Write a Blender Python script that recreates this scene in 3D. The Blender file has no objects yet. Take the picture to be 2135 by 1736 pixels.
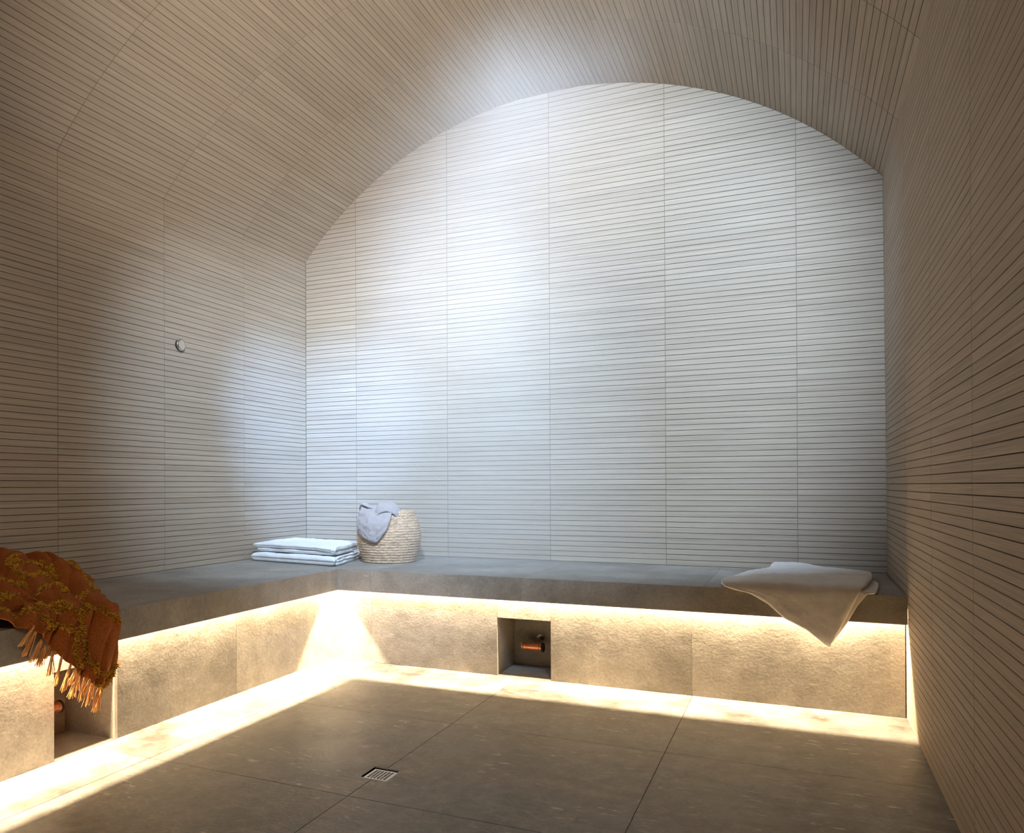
import bpy, math, random
import numpy as np
from mathutils import Matrix, Vector

S = bpy.context.scene
C = S.collection
R = random.Random(7)

# ------------------------------------------------------------------ camera
cam_d = bpy.data.cameras.new('camera')
cam = bpy.data.objects.new('camera', cam_d)
C.objects.link(cam)
S.camera = cam
F_PX, PX, PY = 1629.516, 898.107, 1007.156
YAW, PITCH, ROLL = 0.43765, 0.00404, -0.00407
cam_d.sensor_fit = 'HORIZONTAL'
cam_d.sensor_width = 36.0
cam_d.lens = F_PX / 2135 * 36.0
cam_d.shift_x = (1067.5 - PX) / 2135
cam_d.shift_y = (PY - 868.0) / 2135
cam_d.clip_start = 0.02
cy, sy = math.cos(YAW), math.sin(YAW)
right = Vector((cy, sy, 0)); fw = Vector((-sy, cy, 0)); up = Vector((0, 0, 1))
fw2 = math.cos(PITCH) * fw + math.sin(PITCH) * up
up2 = -math.sin(PITCH) * fw + math.cos(PITCH) * up
r3 = math.cos(ROLL) * right + math.sin(ROLL) * up2
up3 = -math.sin(ROLL) * right + math.cos(ROLL) * up2
M = Matrix((r3, up3, -fw2)).transposed().to_4x4()
M.translation = Vector((2.86503, -4.22759, 0.88816))
cam.matrix_world = M

# ------------------------------------------------------------------ world, light, exposure
world = bpy.data.worlds.new('world')
S.world = world
world.use_nodes = True
world.node_tree.nodes['Background'].inputs[0].default_value = (0.5, 0.6, 0.7, 1)
world.node_tree.nodes['Background'].inputs[1].default_value = 0.0
S.view_settings.view_transform = 'Standard'
S.view_settings.look = 'None'
S.view_settings.gamma = 1
S.view_settings.use_curve_mapping = False
S.view_settings.exposure = 0.12
S.cycles.use_denoising = True
S.cycles.max_bounces = 12
S.cycles.diffuse_bounces = 8
S.cycles.volume_bounces = 0
S.cycles.volume_step_rate = 2.0
S.cycles.volume_max_steps = 24
S.cycles.sample_clamp_indirect = 8.0

# main dimensions (metres)
W = 3.239          # room width
H = 2.336          # spring line of the vault
ARC_R, ARC_X, ARC_Z = 2.121, 1.62, 0.967
FRONT = -4.99
HB, HS = 0.470, 0.364          # bench top, underside of the fascia
DL, DB = 0.7527, 0.833         # bench depth left / back
KL, KB = 0.6796, 0.7684        # riser faces
PITCHS = 0.0278

def area(name, loc, rot, sx, sy, power, col, spread=180):
    l = bpy.data.lights.new(name, 'AREA')
    l.shape = 'RECTANGLE'; l.size = sx; l.size_y = sy
    l.energy = power; l.color = col; l.spread = math.radians(spread)
    o = bpy.data.objects.new(name, l); C.objects.link(o)
    o.location = loc; o.rotation_euler = rot
    return o

WARM = (1.0, 0.78, 0.50)
LED = 365.0       # watts per metre
led_len_l = 4.99 - 0.775
area('led_light_left', (KL + 0.008, -0.775 - led_len_l / 2, 0.440), (0, 0, 0), 0.010, led_len_l, LED * led_len_l * 0.1, WARM)
led_len_b = 3.235 - 0.685
area('led_light_back', (0.685 + led_len_b / 2, -KB - 0.008, 0.425), (0, 0, 0), led_len_b, 0.010, LED * led_len_b * 0.1, WARM)

def spot(name, loc, target, power, col, size, blend, radius):
    l = bpy.data.lights.new(name, 'SPOT')
    l.energy = power; l.color = col; l.spot_size = math.radians(size); l.spot_blend = blend
    l.shadow_soft_size = radius
    o = bpy.data.objects.new(name, l); C.objects.link(o)
    o.location = loc
    o.rotation_euler = (Vector(target) - Vector(loc)).to_track_quat('-Z', 'Y').to_euler()
    return o

COOL = (0.56, 0.75, 1.0)
spot('cool_spotlight', (2.60, -2.45, 2.60), (1.80, 0.0, 1.75), 540.0, COOL, 76, 0.7, 0.06)
spot('cool_spotlight', (1.85, -2.75, 2.60), (0.55, -0.15, 1.05), 560.0, COOL, 64, 1.0, 0.06)
spot('blue_corner_fill', (2.0, -2.4, 2.80), (0.10, 0.0, 1.10), 1050.0, (0.27, 0.50, 1.0), 27, 1.0, 0.06)  # added narrow blue light with no known source, tints the back left corner
spot('neutral_vault_fill', (2.9, -4.4, 1.1), (0.95, -0.85, 2.85), 620.0, (1.0, 0.91, 0.82), 48, 1.0, 0.08)  # added unseen light low behind the camera, lifts the vault near the back
spot('warm_wall_fill', (2.6, -4.6, 2.0), (0.0, -2.5, 1.15), 95.0, (1.0, 0.87, 0.72), 60, 1.0, 0.15)  # added warm fill behind the camera, brightens the near part of the left wall

# ------------------------------------------------------------------ helpers
def setp(o, label=None, cat=None, group=None, kind=None):
    if label: o['label'] = label
    if cat: o['category'] = cat
    if group: o['group'] = group
    if kind: o['kind'] = kind
    return o

class MB:
    """collects polygons; one build() = one mesh object"""
    def __init__(self):
        self.v = []; self.f = []; self.uv = []; self.tone = []; self.n = 0
    def add(self, verts, faces, uvs=None, tone=0.5):
        b = self.n
        self.v.extend([tuple(map(float, p)) for p in verts]); self.n += len(verts)
        for i, f in enumerate(faces):
            self.f.append(tuple(b + k for k in f))
            self.uv.append(uvs[i] if uvs else None)
            self.tone.append(tone)
    def box(self, x0, x1, y0, y1, z0, z1, tone=0.5):
        v = [(x0,y0,z0),(x1,y0,z0),(x1,y1,z0),(x0,y1,z0),(x0,y0,z1),(x1,y0,z1),(x1,y1,z1),(x0,y1,z1)]
        self.add(v, [(0,3,2,1),(4,5,6,7),(0,1,5,4),(1,2,6,5),(2,3,7,6),(3,0,4,7)], tone=tone)
    def tube(self, pts, rad, seg=8, tone=0.5, cap=True):
        pts = [Vector(p) for p in pts]
        n = len(pts)
        rads = rad if hasattr(rad, '__len__') else [rad] * n
        ref = None; rings = []
        for i in range(n):
            t = (pts[min(i+1, n-1)] - pts[max(i-1, 0)]).normalized()
            if ref is None:
                ref = Vector((0, 0, 1)) if abs(t.z) < 0.9 else Vector((1, 0, 0))
            a = (ref - ref.dot(t) * t).normalized(); ref = a
            b = t.cross(a)
            rings.append([pts[i] + rads[i] * (math.cos(2*math.pi*k/seg) * a + math.sin(2*math.pi*k/seg) * b) for k in range(seg)])
        v = [p for r in rings for p in r]
        f = []
        for i in range(n-1):
            for k in range(seg):
                k2 = (k+1) % seg
                f.append((i*seg+k, i*seg+k2, (i+1)*seg+k2, (i+1)*seg+k))
        if cap:
            f.append(tuple(range(seg-1, -1, -1))); f.append(tuple((n-1)*seg + k for k in range(seg)))
        self.add(v, f, tone=tone)
    def build(self, name, mat, parent=None, smooth=False):
        me = bpy.data.meshes.new(name)
        me.from_pydata(self.v, [], self.f)
        if any(u is not None for u in self.uv):
            uvl = me.uv_layers.new(name='UVMap')
            k = 0
            for f, u in zip(self.f, self.uv):
                for j in range(len(f)):
                    uvl.data[k].uv = u[j] if u is not None else (0, 0)
                    k += 1
        at = me.attributes.new('tone', 'FLOAT', 'FACE')
        at.data.foreach_set('value', self.tone)
        me.materials.append(mat)
        if smooth:
            me.polygons.foreach_set('use_smooth', [True] * len(me.polygons))
        me.update()
        o = bpy.data.objects.new(name, me); C.objects.link(o)
        if parent: o.parent = parent
        return o

def empty(name, loc=(0, 0, 0)):
    o = bpy.data.objects.new(name, None); C.objects.link(o)
    o.location = loc; o.empty_display_size = 0.1
    return o

def reparent_keep(o, root):
    o.parent = root
    o.matrix_parent_inverse = Matrix.Translation(root.location).inverted()

# ------------------------------------------------------------------ materials
def newmat(name):
    m = bpy.data.materials.new(name); m.use_nodes = True
    nt = m.node_tree
    return m, nt, nt.nodes['Principled BSDF'], nt.links.new

def ramp(nt, stops):
    r = nt.nodes.new('ShaderNodeValToRGB')
    els = r.color_ramp.elements
    while len(els) < len(stops): els.new(0.5)
    for e, (p, c) in zip(els, stops):
        e.position = p; e.color = (c[0], c[1], c[2], 1) if hasattr(c, '__len__') else (c, c, c, 1)
    return r

def noise(nt, vec, scale, detail=3, rough=0.5, lnk=None):
    n = nt.nodes.new('ShaderNodeTexNoise')
    n.inputs['Scale'].default_value = scale; n.inputs['Detail'].default_value = detail
    n.inputs['Roughness'].default_value = rough
    if vec is not None: nt.links.new(vec, n.inputs['Vector'])
    return n

def mapping(nt, src, scale, rot=(0, 0, 0)):
    m = nt.nodes.new('ShaderNodeMapping')
    m.inputs['Scale'].default_value = scale; m.inputs['Rotation'].default_value = rot
    nt.links.new(src, m.inputs['Vector'])
    return m.outputs[0]

def mixc(nt, fac, a, b, mode='MIX'):
    m = nt.nodes.new('ShaderNodeMix'); m.data_type = 'RGBA'; m.blend_type = mode
    for sock, val in ((m.inputs[0], fac), (m.inputs[6], a), (m.inputs[7], b)):
        if hasattr(val, 'links') or isinstance(val, bpy.types.NodeSocket): nt.links.new(val, sock)
        elif hasattr(val, '__len__'): sock.default_value = (*val, 1)
        else: sock.default_value = val
    return m.outputs[2]

def math_(nt, op, a, b=0.5, clamp=False):
    m = nt.nodes.new('ShaderNodeMath'); m.operation = op; m.use_clamp = clamp
    for sock, val in ((m.inputs[0], a), (m.inputs[1], b)):
        if isinstance(val, bpy.types.NodeSocket): nt.links.new(val, sock)
        else: sock.default_value = val
    return m.outputs[0]

def bump(nt, bsdf, height, strength, dist=0.001):
    b = nt.nodes.new('ShaderNodeBump')
    b.inputs['Strength'].default_value = strength; b.inputs['Distance'].default_value = dist
    nt.links.new(height, b.inputs['Height']); nt.links.new(b.outputs[0], bsdf.inputs['Normal'])

def wood():
    m, nt, b, L = newmat('bleached_ply_slats')
    uv = nt.nodes.new('ShaderNodeUVMap').outputs[0]
    at = nt.nodes.new('ShaderNodeAttribute'); at.attribute_name = 'tone'
    tone = at.outputs['Fac']
    # per-slat base tone
    base = ramp(nt, [(0.0, (0.378, 0.304, 0.225)), (0.5, (0.412, 0.336, 0.254)), (1.0, (0.442, 0.366, 0.282))])
    L(tone, base.inputs[0])
    # ply layers: lines running along the slat
    l1 = noise(nt, mapping(nt, uv, (1.1, 330, 1)), 1.0, 2, 0.6)
    l2 = noise(nt, mapping(nt, uv, (3.5, 900, 1)), 1.0, 2, 0.6)
    r1 = ramp(nt, [(0.36, 0.84), (0.60, 1.06)]); L(l1.outputs[0], r1.inputs[0])
    r2 = ramp(nt, [(0.35, 0.82), (0.65, 1.10)]); L(l2.outputs[0], r2.inputs[0])
    big = noise(nt, mapping(nt, uv, (0.8, 14, 1)), 1.0, 2, 0.5)
    rb = ramp(nt, [(0.3, (0.95, 0.95, 0.955)), (0.7, (1.035, 1.03, 1.02))]); L(big.outputs[0], rb.inputs[0])
    fleck = noise(nt, mapping(nt, uv, (26, 420, 1)), 1.0, 2, 0.5)
    rf = ramp(nt, [(0.24, 0.62), (0.31, 1.0)]); L(fleck.outputs[0], rf.inputs[0])
    c = mixc(nt, 1.0, base.outputs[0], r1.outputs[0], 'MULTIPLY')
    c = mixc(nt, 1.0, c, r2.outputs[0], 'MULTIPLY')
    c = mixc(nt, 1.0, c, rb.outputs[0], 'MULTIPLY')
    c = mixc(nt, 1.0, c, rf.outputs[0], 'MULTIPLY')
    L(c, b.inputs['Base Color'])
    b.inputs['Roughness'].default_value = 0.72
    b.inputs['Specular IOR Level'].default_value = 0.25
    bump(nt, b, l1.outputs[0], 0.25, 0.0006)
    return m

def stone(name, dark, light, fleckc, rough=0.5, tone_amt=0.10, streak=(1, 1, 1), bumpd=0.0011, bumps=0.8, mott=0.13, flk=0.35):
    m, nt, b, L = newmat(name)
    tc = nt.nodes.new('ShaderNodeTexCoord').outputs['Object']
    at = nt.nodes.new('ShaderNodeAttribute'); at.attribute_name = 'tone'
    off = nt.nodes.new('ShaderNodeCombineXYZ')
    sh = math_(nt, 'MULTIPLY', at.outputs['Fac'], 17.0)
    for k in range(3): L(sh, off.inputs[k])
    va = nt.nodes.new('ShaderNodeVectorMath'); va.operation = 'ADD'
    L(tc, va.inputs[0]); L(off.outputs[0], va.inputs[1])
    v = va.outputs[0]
    n1 = noise(nt, mapping(nt, v, streak), 3.2, 8, 0.62)
    r = ramp(nt, [(0.32, dark), (0.68, light)]); L(n1.outputs[0], r.inputs[0])
    n2 = noise(nt, v, 90, 4, 0.6)
    r2 = ramp(nt, [(0.3, 0.86), (0.7, 1.12)]); L(n2.outputs[0], r2.inputs[0])
    c = mixc(nt, 1.0, r.outputs[0], r2.outputs[0], 'MULTIPLY')
    n6 = noise(nt, mapping(nt, v, streak), 13, 8, 0.7)
    r6 = ramp(nt, [(0.30, 1 - mott), (0.50, 1.0), (0.70, 1 + mott)]); L(n6.outputs[0], r6.inputs[0])
    c = mixc(nt, 1.0, c, r6.outputs[0], 'MULTIPLY')
    # mineral flecks, short and stretched
    n3 = noise(nt, mapping(nt, v, (16, 60, 60), (0, 0, 0.5)), 1.0, 3, 0.6)
    r3_ = ramp(nt, [(0.62, 0.0), (0.70, 1.0)]); L(n3.outputs[0], r3_.inputs[0])
    n4 = noise(nt, v, 2.4, 2, 0.5)
    r4 = ramp(nt, [(0.42, 0.0), (0.62, flk)]); L(n4.outputs[0], r4.inputs[0])
    ff = mixc(nt, 1.0, r3_.outputs[0], r4.outputs[0], 'MULTIPLY')
    c = mixc(nt, ff, c, fleckc)
    # thin pale veins
    n5 = noise(nt, mapping(nt, v, (1.0, 2.6, 2.6), (0, 0.3, 0.6)), 1.3, 4, 0.55)
    vv = math_(nt, 'ABSOLUTE', math_(nt, 'SUBTRACT', n5.outputs[0], 0.5))
    r5 = ramp(nt, [(0.0, 0.14), (0.005, 0.0)]); L(vv, r5.inputs[0])
    c = mixc(nt, r5.outputs[0], c, fleckc)
    L(c, b.inputs['Base Color'])
    rr = ramp(nt, [(0.3, rough - 0.08), (0.7, rough + 0.12)]); L(n1.outputs[0], rr.inputs[0])
    L(rr.outputs[0], b.inputs['Roughness'])
    b.inputs['Specular IOR Level'].default_value = 0.35
    hh = math_(nt, 'ADD', n2.outputs[0], math_(nt, 'MULTIPLY', n6.outputs[0], 3.0))
    bump(nt, b, hh, bumps, bumpd)
    return m

def flat(name, col, rough=0.7, metal=0.0, spec=0.3, nscale=None, namt=0.15, bstr=0.0, bdist=0.001):
    m, nt, b, L = newmat(name)
    b.inputs['Roughness'].default_value = rough; b.inputs['Metallic'].default_value = metal
    b.inputs['Specular IOR Level'].default_value = spec
    tc = nt.nodes.new('ShaderNodeTexCoord').outputs['Object']
    n = noise(nt, tc, nscale or 40, 4, 0.6)
    r = ramp(nt, [(0.3, tuple(c * (1 - namt) for c in col)), (0.7, tuple(min(1, c * (1 + namt)) for c in col))])
    L(n.outputs[0], r.inputs[0]); L(r.outputs[0], b.inputs['Base Color'])
    if bstr: bump(nt, b, n.outputs[0], bstr, bdist)
    return m

def terry(name, col, scale=420, amt=0.12, dist=0.004):
    m, nt, b, L = newmat(name)
    tc = nt.nodes.new('ShaderNodeTexCoord').outputs['Object']
    n = noise(nt, tc, scale, 3, 0.7)
    n2 = noise(nt, tc, 22, 3, 0.5)
    r = ramp(nt, [(0.3, tuple(c * (1 - amt) for c in col)), (0.7, tuple(min(0.95, c * (1 + amt * 0.6)) for c in col))])
    L(n.outputs[0], r.inputs[0])
    r2 = ramp(nt, [(0.3, 0.93), (0.7, 1.04)]); L(n2.outputs[0], r2.inputs[0])
    c = mixc(nt, 1.0, r.outputs[0], r2.outputs[0], 'MULTIPLY')
    L(c, b.inputs['Base Color'])
    b.inputs['Roughness'].default_value = 0.95
    b.inputs['Specular IOR Level'].default_value = 0.1
    b.inputs['Sheen Weight'].default_value = 0.25
    hh = math_(nt, 'ADD', n.outputs[0], math_(nt, 'MULTIPLY', n2.outputs[0], 1.2))
    bump(nt, b, hh, 0.7, dist)
    return m

WOOD = wood()
BACKING = flat('slat_backing_brown', (0.085, 0.058, 0.038), 0.9, spec=0.05)
JOINT = flat('slat_joint_filler', (0.20, 0.16, 0.125), 0.9, spec=0.05)
FLOOR = stone('floor_stone_tile', (0.080, 0.070, 0.060), (0.310, 0.282, 0.250), (0.62, 0.57, 0.50), 0.42, mott=0.25, flk=0.95)
BENCH = stone('bench_stone_tile', (0.205, 0.186, 0.160), (0.365, 0.333, 0.290), (0.55, 0.50, 0.43), 0.5)
GROUT = flat('pale_grout', (0.30, 0.26, 0.21), 0.9)
GROUT_D = flat('dark_grout', (0.075, 0.06, 0.047), 0.9)
METAL = flat('brushed_steel', (0.42, 0.39, 0.35), 0.34, 1.0, 0.5, 120, 0.06)
DARKM = flat('dark_gap_metal', (0.04, 0.032, 0.028), 0.6, 0.3)
COPPER = flat('copper_pipe', (0.72, 0.30, 0.16), 0.35, 0.85, 0.5, 60, 0.15)
WHITE_T = terry('white_terry', (0.87, 0.88, 0.90))
CREAM_T = terry('cream_terry', (0.88, 0.84, 0.79), 380, 0.12, 0.005)
GREY_T = terry('grey_mauve_terry', (0.42, 0.365, 0.36), 520, 0.2, 0.003)

# ------------------------------------------------------------------ slatted linings
def slat_quad(mb, P, u0, u1, v0, v1, depth, nrm_depth, tone, gap=0.0012, jg=0.0014):
    """P(u, v, d) -> xyz; d = 0 is the room face, d > 0 goes behind it"""
    a0, a1, b0, b1 = u0 + jg, u1 - jg, v0 + gap, v1 - gap
    c = [P(a0, b0, 0), P(a1, b0, 0), P(a1, b1, 0), P(a0, b1, 0), P(a0, b0, depth), P(a1, b0, depth), P(a1, b1, depth), P(a0, b1, depth)]
    f = [(0, 1, 2, 3), (0, 4, 5, 1), (1, 5, 6, 2), (2, 6, 7, 3), (3, 7, 4, 0)]
    if nrm_depth < 0: f = [tuple(reversed(q)) for q in f]
    ou, ov = R.uniform(0, 50), R.uniform(0, 50)
    uvs = []
    co = {0: (a0, b0), 1: (a1, b0), 2: (a1, b1), 3: (a0, b1), 4: (a0, b0), 5: (a1, b0), 6: (a1, b1), 7: (a0, b1)}
    for q in f: uvs.append([(co[k][0] + ou, co[k][1] + ov) for k in q])
    mb.add(c, f, uvs, tone)

def tone_for(prev):
    t = 0.35 * prev + 0.65 * R.uniform(0.2, 0.8)
    if R.random() < 0.035: t = R.uniform(0.05, 1.0)
    return min(1, max(0, t))

def lining(name, P, useams, vrows, flip, shape=None):
    mb = MB()
    for i in range(len(useams) - 1):
        u0, u1 = useams[i], useams[i+1]
        t = 0.5
        for j in range(len(vrows) - 1):
            v0, v1 = vrows[j], vrows[j+1]
            a0, a1 = u0, u1
            if shape:
                lo, hi = shape(v0)
                a0, a1 = max(u0, lo), min(u1, hi)
                if a1 - a0 < 0.01: continue
            t = tone_for(t)
            slat_quad(mb, P, a0, a1, v0, v1, 0.006, flip, t)
    o = mb.build(name, WOOD)
    setp(o, kind='structure')
    return o

def plate(name, P, u0, u1, v0, v1, d, mat, parent, nu=1, nv=1):
    mb = MB()
    for i in range(nu):
        for j in range(nv):
            a0, a1 = u0 + (u1-u0)*i/nu, u0 + (u1-u0)*(i+1)/nu
            b0, b1 = v0 + (v1-v0)*j/nv, v0 + (v1-v0)*(j+1)/nv
            mb.add([P(a0,b0,d),P(a1,b0,d),P(a1,b1,d),P(a0,b1,d)], [(0,1,2,3)])
    return mb.build(name, mat, parent)

NP = 0.62396
left_seams = [-NP * k for k in range(0, 9)]          # going towards the camera
left_seams = sorted([s for s in left_seams if s > FRONT - 0.02])
rows_wall = [H - PITCHS * k for k in range(0, 70)][::-1]
# left wall: face at x = 0
PLft = lambda u, v, d: (-d, u, v)
wl = lining('wall_left', PLft, left_seams, rows_wall, 1)
plate('wall_backing', PLft, FRONT, 0.0, 0.0, H + 0.01, 0.006, BACKING, wl)
jm = MB()
for s in left_seams[1:-1]:
    jm.add([PLft(s-.0014, 0.4, .0022), PLft(s+.0014, 0.4, .0022), PLft(s+.0014, H, .0022), PLft(s-.0014, H, .0022)], [(0,1,2,3)])
jm.build('wall_joint', JOINT, wl)

# right wall: face at x = W, a touch out of square low at the back
def PRgt(u, v, d):
    k = max(0.0, 1 - v / 2.33) * (0.012 + 0.0138 * max(u, -0.86))
    return (W + k + d, u, v)
right_seams = [0.0, -0.157] + [-0.157 - NP * k for k in range(1, 8)] + [FRONT]
right_seams = sorted(right_seams)
rows_r = [H - PITCHS * k for k in range(0, 85)][::-1]
rows_r = [r for r in rows_r if r > -0.01]
wr = lining('wall_right', PRgt, right_seams, rows_r, -1)
plate('wall_backing', PRgt, FRONT, 0.0, 0.0, H + 0.01, 0.006, BACKING, wr, 6, 1)
jm = MB()
for s in right_seams[1:-1]:
    jm.add([PRgt(s-.0014, 0, .0018), PRgt(s+.0014, 0, .0018), PRgt(s+.0014, H, .0018), PRgt(s-.0014, H, .0018)], [(0,1,2,3)])
jm.build('wall_joint', JOINT, wr)

# back wall: face at y = 0, top cut by the vault
def arc_span(z):
    if z <= H: return (0.0, W + 0.012)
    s = ARC_R**2 - (z - ARC_Z)**2
    if s <= 0: return (0, 0)
    return (max(0, ARC_X - math.sqrt(s)), min(W, ARC_X + math.sqrt(s)))
PBck = lambda u, v, d: (u, d, v)
back_seams = [0.0, 0.3742, 0.9982, 1.6221, 2.2461, 2.8700, W + 0.012]
rows_b = [0.501 + 0.02807 * k for k in range(-2, 94)]
wb = lining('wall_back', PBck, back_seams, rows_b, 1, arc_span)
plate('wall_backing', PBck, 0.0, W + 0.012, 0.0, 3.09, 0.006, BACKING, wb)
jm = MB()
for s in back_seams[1:-1]:
    zt = 0.967 + math.sqrt(ARC_R**2 - (s - ARC_X)**2)
    jm.add([PBck(s-.0016, 0.4, .0018), PBck(s+.0016, 0.4, .0018), PBck(s+.0016, zt, .0018), PBck(s-.0016, zt, .0018)], [(0,1,2,3)])
jm.build('wall_joint', JOINT, wb)

# vaulted ceiling
PH0 = math.asin(ARC_X / ARC_R)
ARC_L = 2 * PH0 * ARC_R
NR = 132
def PCei(u, v, d):
    ph = -PH0 + v / ARC_R
    r = ARC_R + d
    return (ARC_X + r * math.sin(ph), u, ARC_Z + r * math.cos(ph))
rows_c = [ARC_L * k / NR for k in range(NR + 1)]
cl = lining('ceiling', PCei, left_seams, rows_c, 1)
plate('ceiling_backing', PCei, FRONT, 0.0, 0.0, ARC_L, 0.006, BACKING, cl, 1, NR)
jm = MB()
for s in left_seams[1:-1]:
    for k in range(66):
        a, b_ = ARC_L*k/66, ARC_L*(k+1)/66
        jm.add([PCei(s-.0013, a, .0022), PCei(s+.0013, a, .0022), PCei(s+.0013, b_, .0022), PCei(s-.0013, b_, .0022)], [(0,1,2,3)])
jm.build('ceiling_joint', JOINT, cl)

# wall behind the camera
PFrt = lambda u, v, d: (u, FRONT - d, v)
rows_f = [0.0278 * k for k in range(0, 111)]
wf = lining('wall_front', PFrt, [0.0, 0.6, 1.2, 1.8, 2.4, W], rows_f, -1, arc_span)
plate('wall_backing', PFrt, 0.0, W, 0.0, 3.09, 0.006, BACKING, wf)

# ------------------------------------------------------------------ floor
G = 0.0011
xs = [KL - 0.02, 0.935, 1.692, 2.4635, W + 0.02]
ys = [-0.70, -1.540, -2.292, -3.05, -3.81, -4.57, FRONT]
DX0, DX1, DY0, DY1 = 1.6435, 1.7410, -2.1485, -2.0520
fl = MB()
for i in range(len(xs) - 1):
    for j in range(len(ys) - 1):
        x0, x1, y1, y0 = xs[i] + G, xs[i+1] - G, ys[j] - G, ys[j+1] + G
        t = R.uniform(0, 1)
        if j == 1 and i in (1, 2):
            if i == 1:
                fl.box(x0, DX0, y0, y1, -0.012, 0, t)
                fl.box(DX0, x1, y0, DY0, -0.012, 0, t); fl.box(DX0, x1, DY1, y1, -0.012, 0, t)
            else:
                fl.box(DX1, x1, y0, y1, -0.012, 0, t)
                fl.box(x0, DX1, y0, DY0, -0.012, 0, t); fl.box(x0, DX1, DY1, y1, -0.012, 0, t)
        else:
            fl.box(x0, x1, y0, y1, -0.012, 0, t)
floor = fl.build('floor', FLOOR); setp(floor, kind='structure')
g = MB()
for a in ((0, W + .03, FRONT, DY0), (0, W + .03, DY1, 0), (0, DX0, DY0, DY1), (DX1, W + .03, DY0, DY1)):
    g.box(a[0], a[1], a[2], a[3], -0.03, -0.0025)
g.build('floor_grout', GROUT_D, floor)
g = MB(); g.box(DX0 - .01, DX1 + .01, DY0 - .01, DY1 + .01, -0.06, -0.05); g.build('drain_well', DARKM, floor)

# ------------------------------------------------------------------ bench
bench = empty('stone_bench', (0, 0, 0))
setp(bench, 'L-shaped grey stone-tiled bench built along the left and back walls, lit from underneath', 'bench')
T = 0.012
e = 0.0006
seat = MB()
yj = [FRONT + .002, -4.93 + .0, -4.152, -3.373, -2.595, -1.8167, -1.0382]
yj = [FRONT + .002, -4.152, -3.373, -2.595, -1.8167, -1.0382]
for i in range(len(yj) - 1):
    seat.box(0.002, DL - T, yj[i] + e, yj[i+1] - e, HB - T, HB, R.random())
xj = [0.002, 0.945, 1.730, 2.5157, W - 0.001]
seat.box(0.002, DL - T, -1.0382 + e, -DB + T, HB - T, HB, 0.31)
for i in range(4):
    seat.box(xj[i] + (e if i else 0), xj[i+1] - e, -DB + T, -0.002, HB - T, HB, [0.31, 0.62, 0.9, 0.15][i])
seat.build('seat_top', BENCH, bench)
g = MB(); g.box(0.004, DL - 0.014, FRONT + .01, -DB + .02, HB - T - .006, HB - .0015); g.box(0.004, W - 0.004, -DB + .014, -0.004, HB - T - .006, HB - .0015)
g.build('seat_grout', GROUT, bench)
fa = MB()
for i in range(len(yj) - 1):
    fa.box(DL - T, DL, yj[i] + e, yj[i+1] - e, HS, HB, R.random())
fa.box(DL - T, DL, -1.0382 + e, -DB, HS, HB, 0.3)
fa.build('bench_edge', BENCH, bench)
g = MB(); g.box(DL - .010, DL - .0015, FRONT + .01, -DB - .01, HS + .002, HB - .002); g.box(DL + .01, W - .004, -DB + .0015, -DB + .010, HS + .002, HB - .002)
g.build('edge_grout', GROUT, bench)
fb = MB()
xk = [DL - e, 0.945, 1.730, 2.5157, W + 0.0001]
for i in range(4):
    fb.box(xk[i] + e, xk[i+1] - e, -DB, -DB + T, HS, HB, R.random())
fb.build('bench_edge', BENCH, bench)
# risers with the two recesses
ra = MB()
NY0, NY1, NZL = -2.447, -2.201, 0.289
for y0, y1 in ((FRONT + .002, -4.0), (-4.0, -3.22), (-3.22, NY0), (NY1, -1.5361), (-1.5361, -KB)):
    ra.box(KL - T, KL, y0 + e, y1 - (e if y1 < -KB - .01 else 0), 0.001, HB - T - .004, R.random())
ra.box(KL - T, KL, NY0 + e, NY1 - e, NZL, HB - T - .004, 0.4)
ra.build('riser', BENCH, bench)
rb_ = MB()
NX0, NX1, NZB = 1.588, 1.847, 0.272
for x0, x1 in ((KL, 0.9124), (0.9124, NX0), (NX1, 2.4611), (2.4611, W - 0.002)):
    rb_.box(x0 + (e if x0 > KL else 0), x1 - e, -KB, -KB + T, 0.001, HB - T - .004, R.random())
rb_.box(NX0 + e, NX1 - e, -KB, -KB + T, NZB, HB - T - .004, 0.7)
rb_.build('riser', BENCH, bench)
g = MB()
g.box(KL - .016, KL - .0012, FRONT + .01, NY0 - .012, 0.002, HB - .02); g.box(KL - .016, KL - .0012, NY1 + .012, -KB, 0.002, HB - .02)
g.box(KL, NX0 - .012, -KB + .0012, -KB + .016, 0.002, HB - .02); g.box(NX1 + .012, W - .012, -KB + .0012, -KB + .016, 0.002, HB - .02)
g.build('riser_grout', GROUT, bench)
ni = MB()
NYB = -0.522
ni.box(NX0 - .012, NX0, -KB + .001, NYB, 0.001, NZB, .2); ni.box(NX1, NX1 + .012, -KB + .001, NYB, 0.001, NZB, .5)
ni.box(NX0 - .012, NX1 + .012, NYB, NYB + .012, 0.001, NZB + .012, .8); ni.box(NX0 - .012, NX1 + .012, -KB + T, NYB, NZB, NZB + .012, .1)
ni.box(NX0 - .012, NX1 + .012, -KB + .001, NYB, -0.008, 0.0015, .6)
setp(ni.build('niche_lining', BENCH, bench), 'square recess in the back riser')
nl = MB()
NXB = 0.433
nl.box(NXB, KL - .001, NY0 - .012, NY0, 0.001, NZL, .2); nl.box(NXB, KL - .001, NY1, NY1 + .012, 0.001, NZL, .5)
nl.box(NXB - .012, NXB, NY0 - .012, NY1 + .012, 0.001, NZL + .012, .8); nl.box(NXB, KL - T, NY0 - .012, NY1 + .012, NZL, NZL + .012, .1)
nl.box(NXB, KL - .001, NY0 - .012, NY1 + .012, -0.008, 0.0015, .6)
setp(nl.build('niche_lining', BENCH, bench), 'recess in the left riser')
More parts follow.
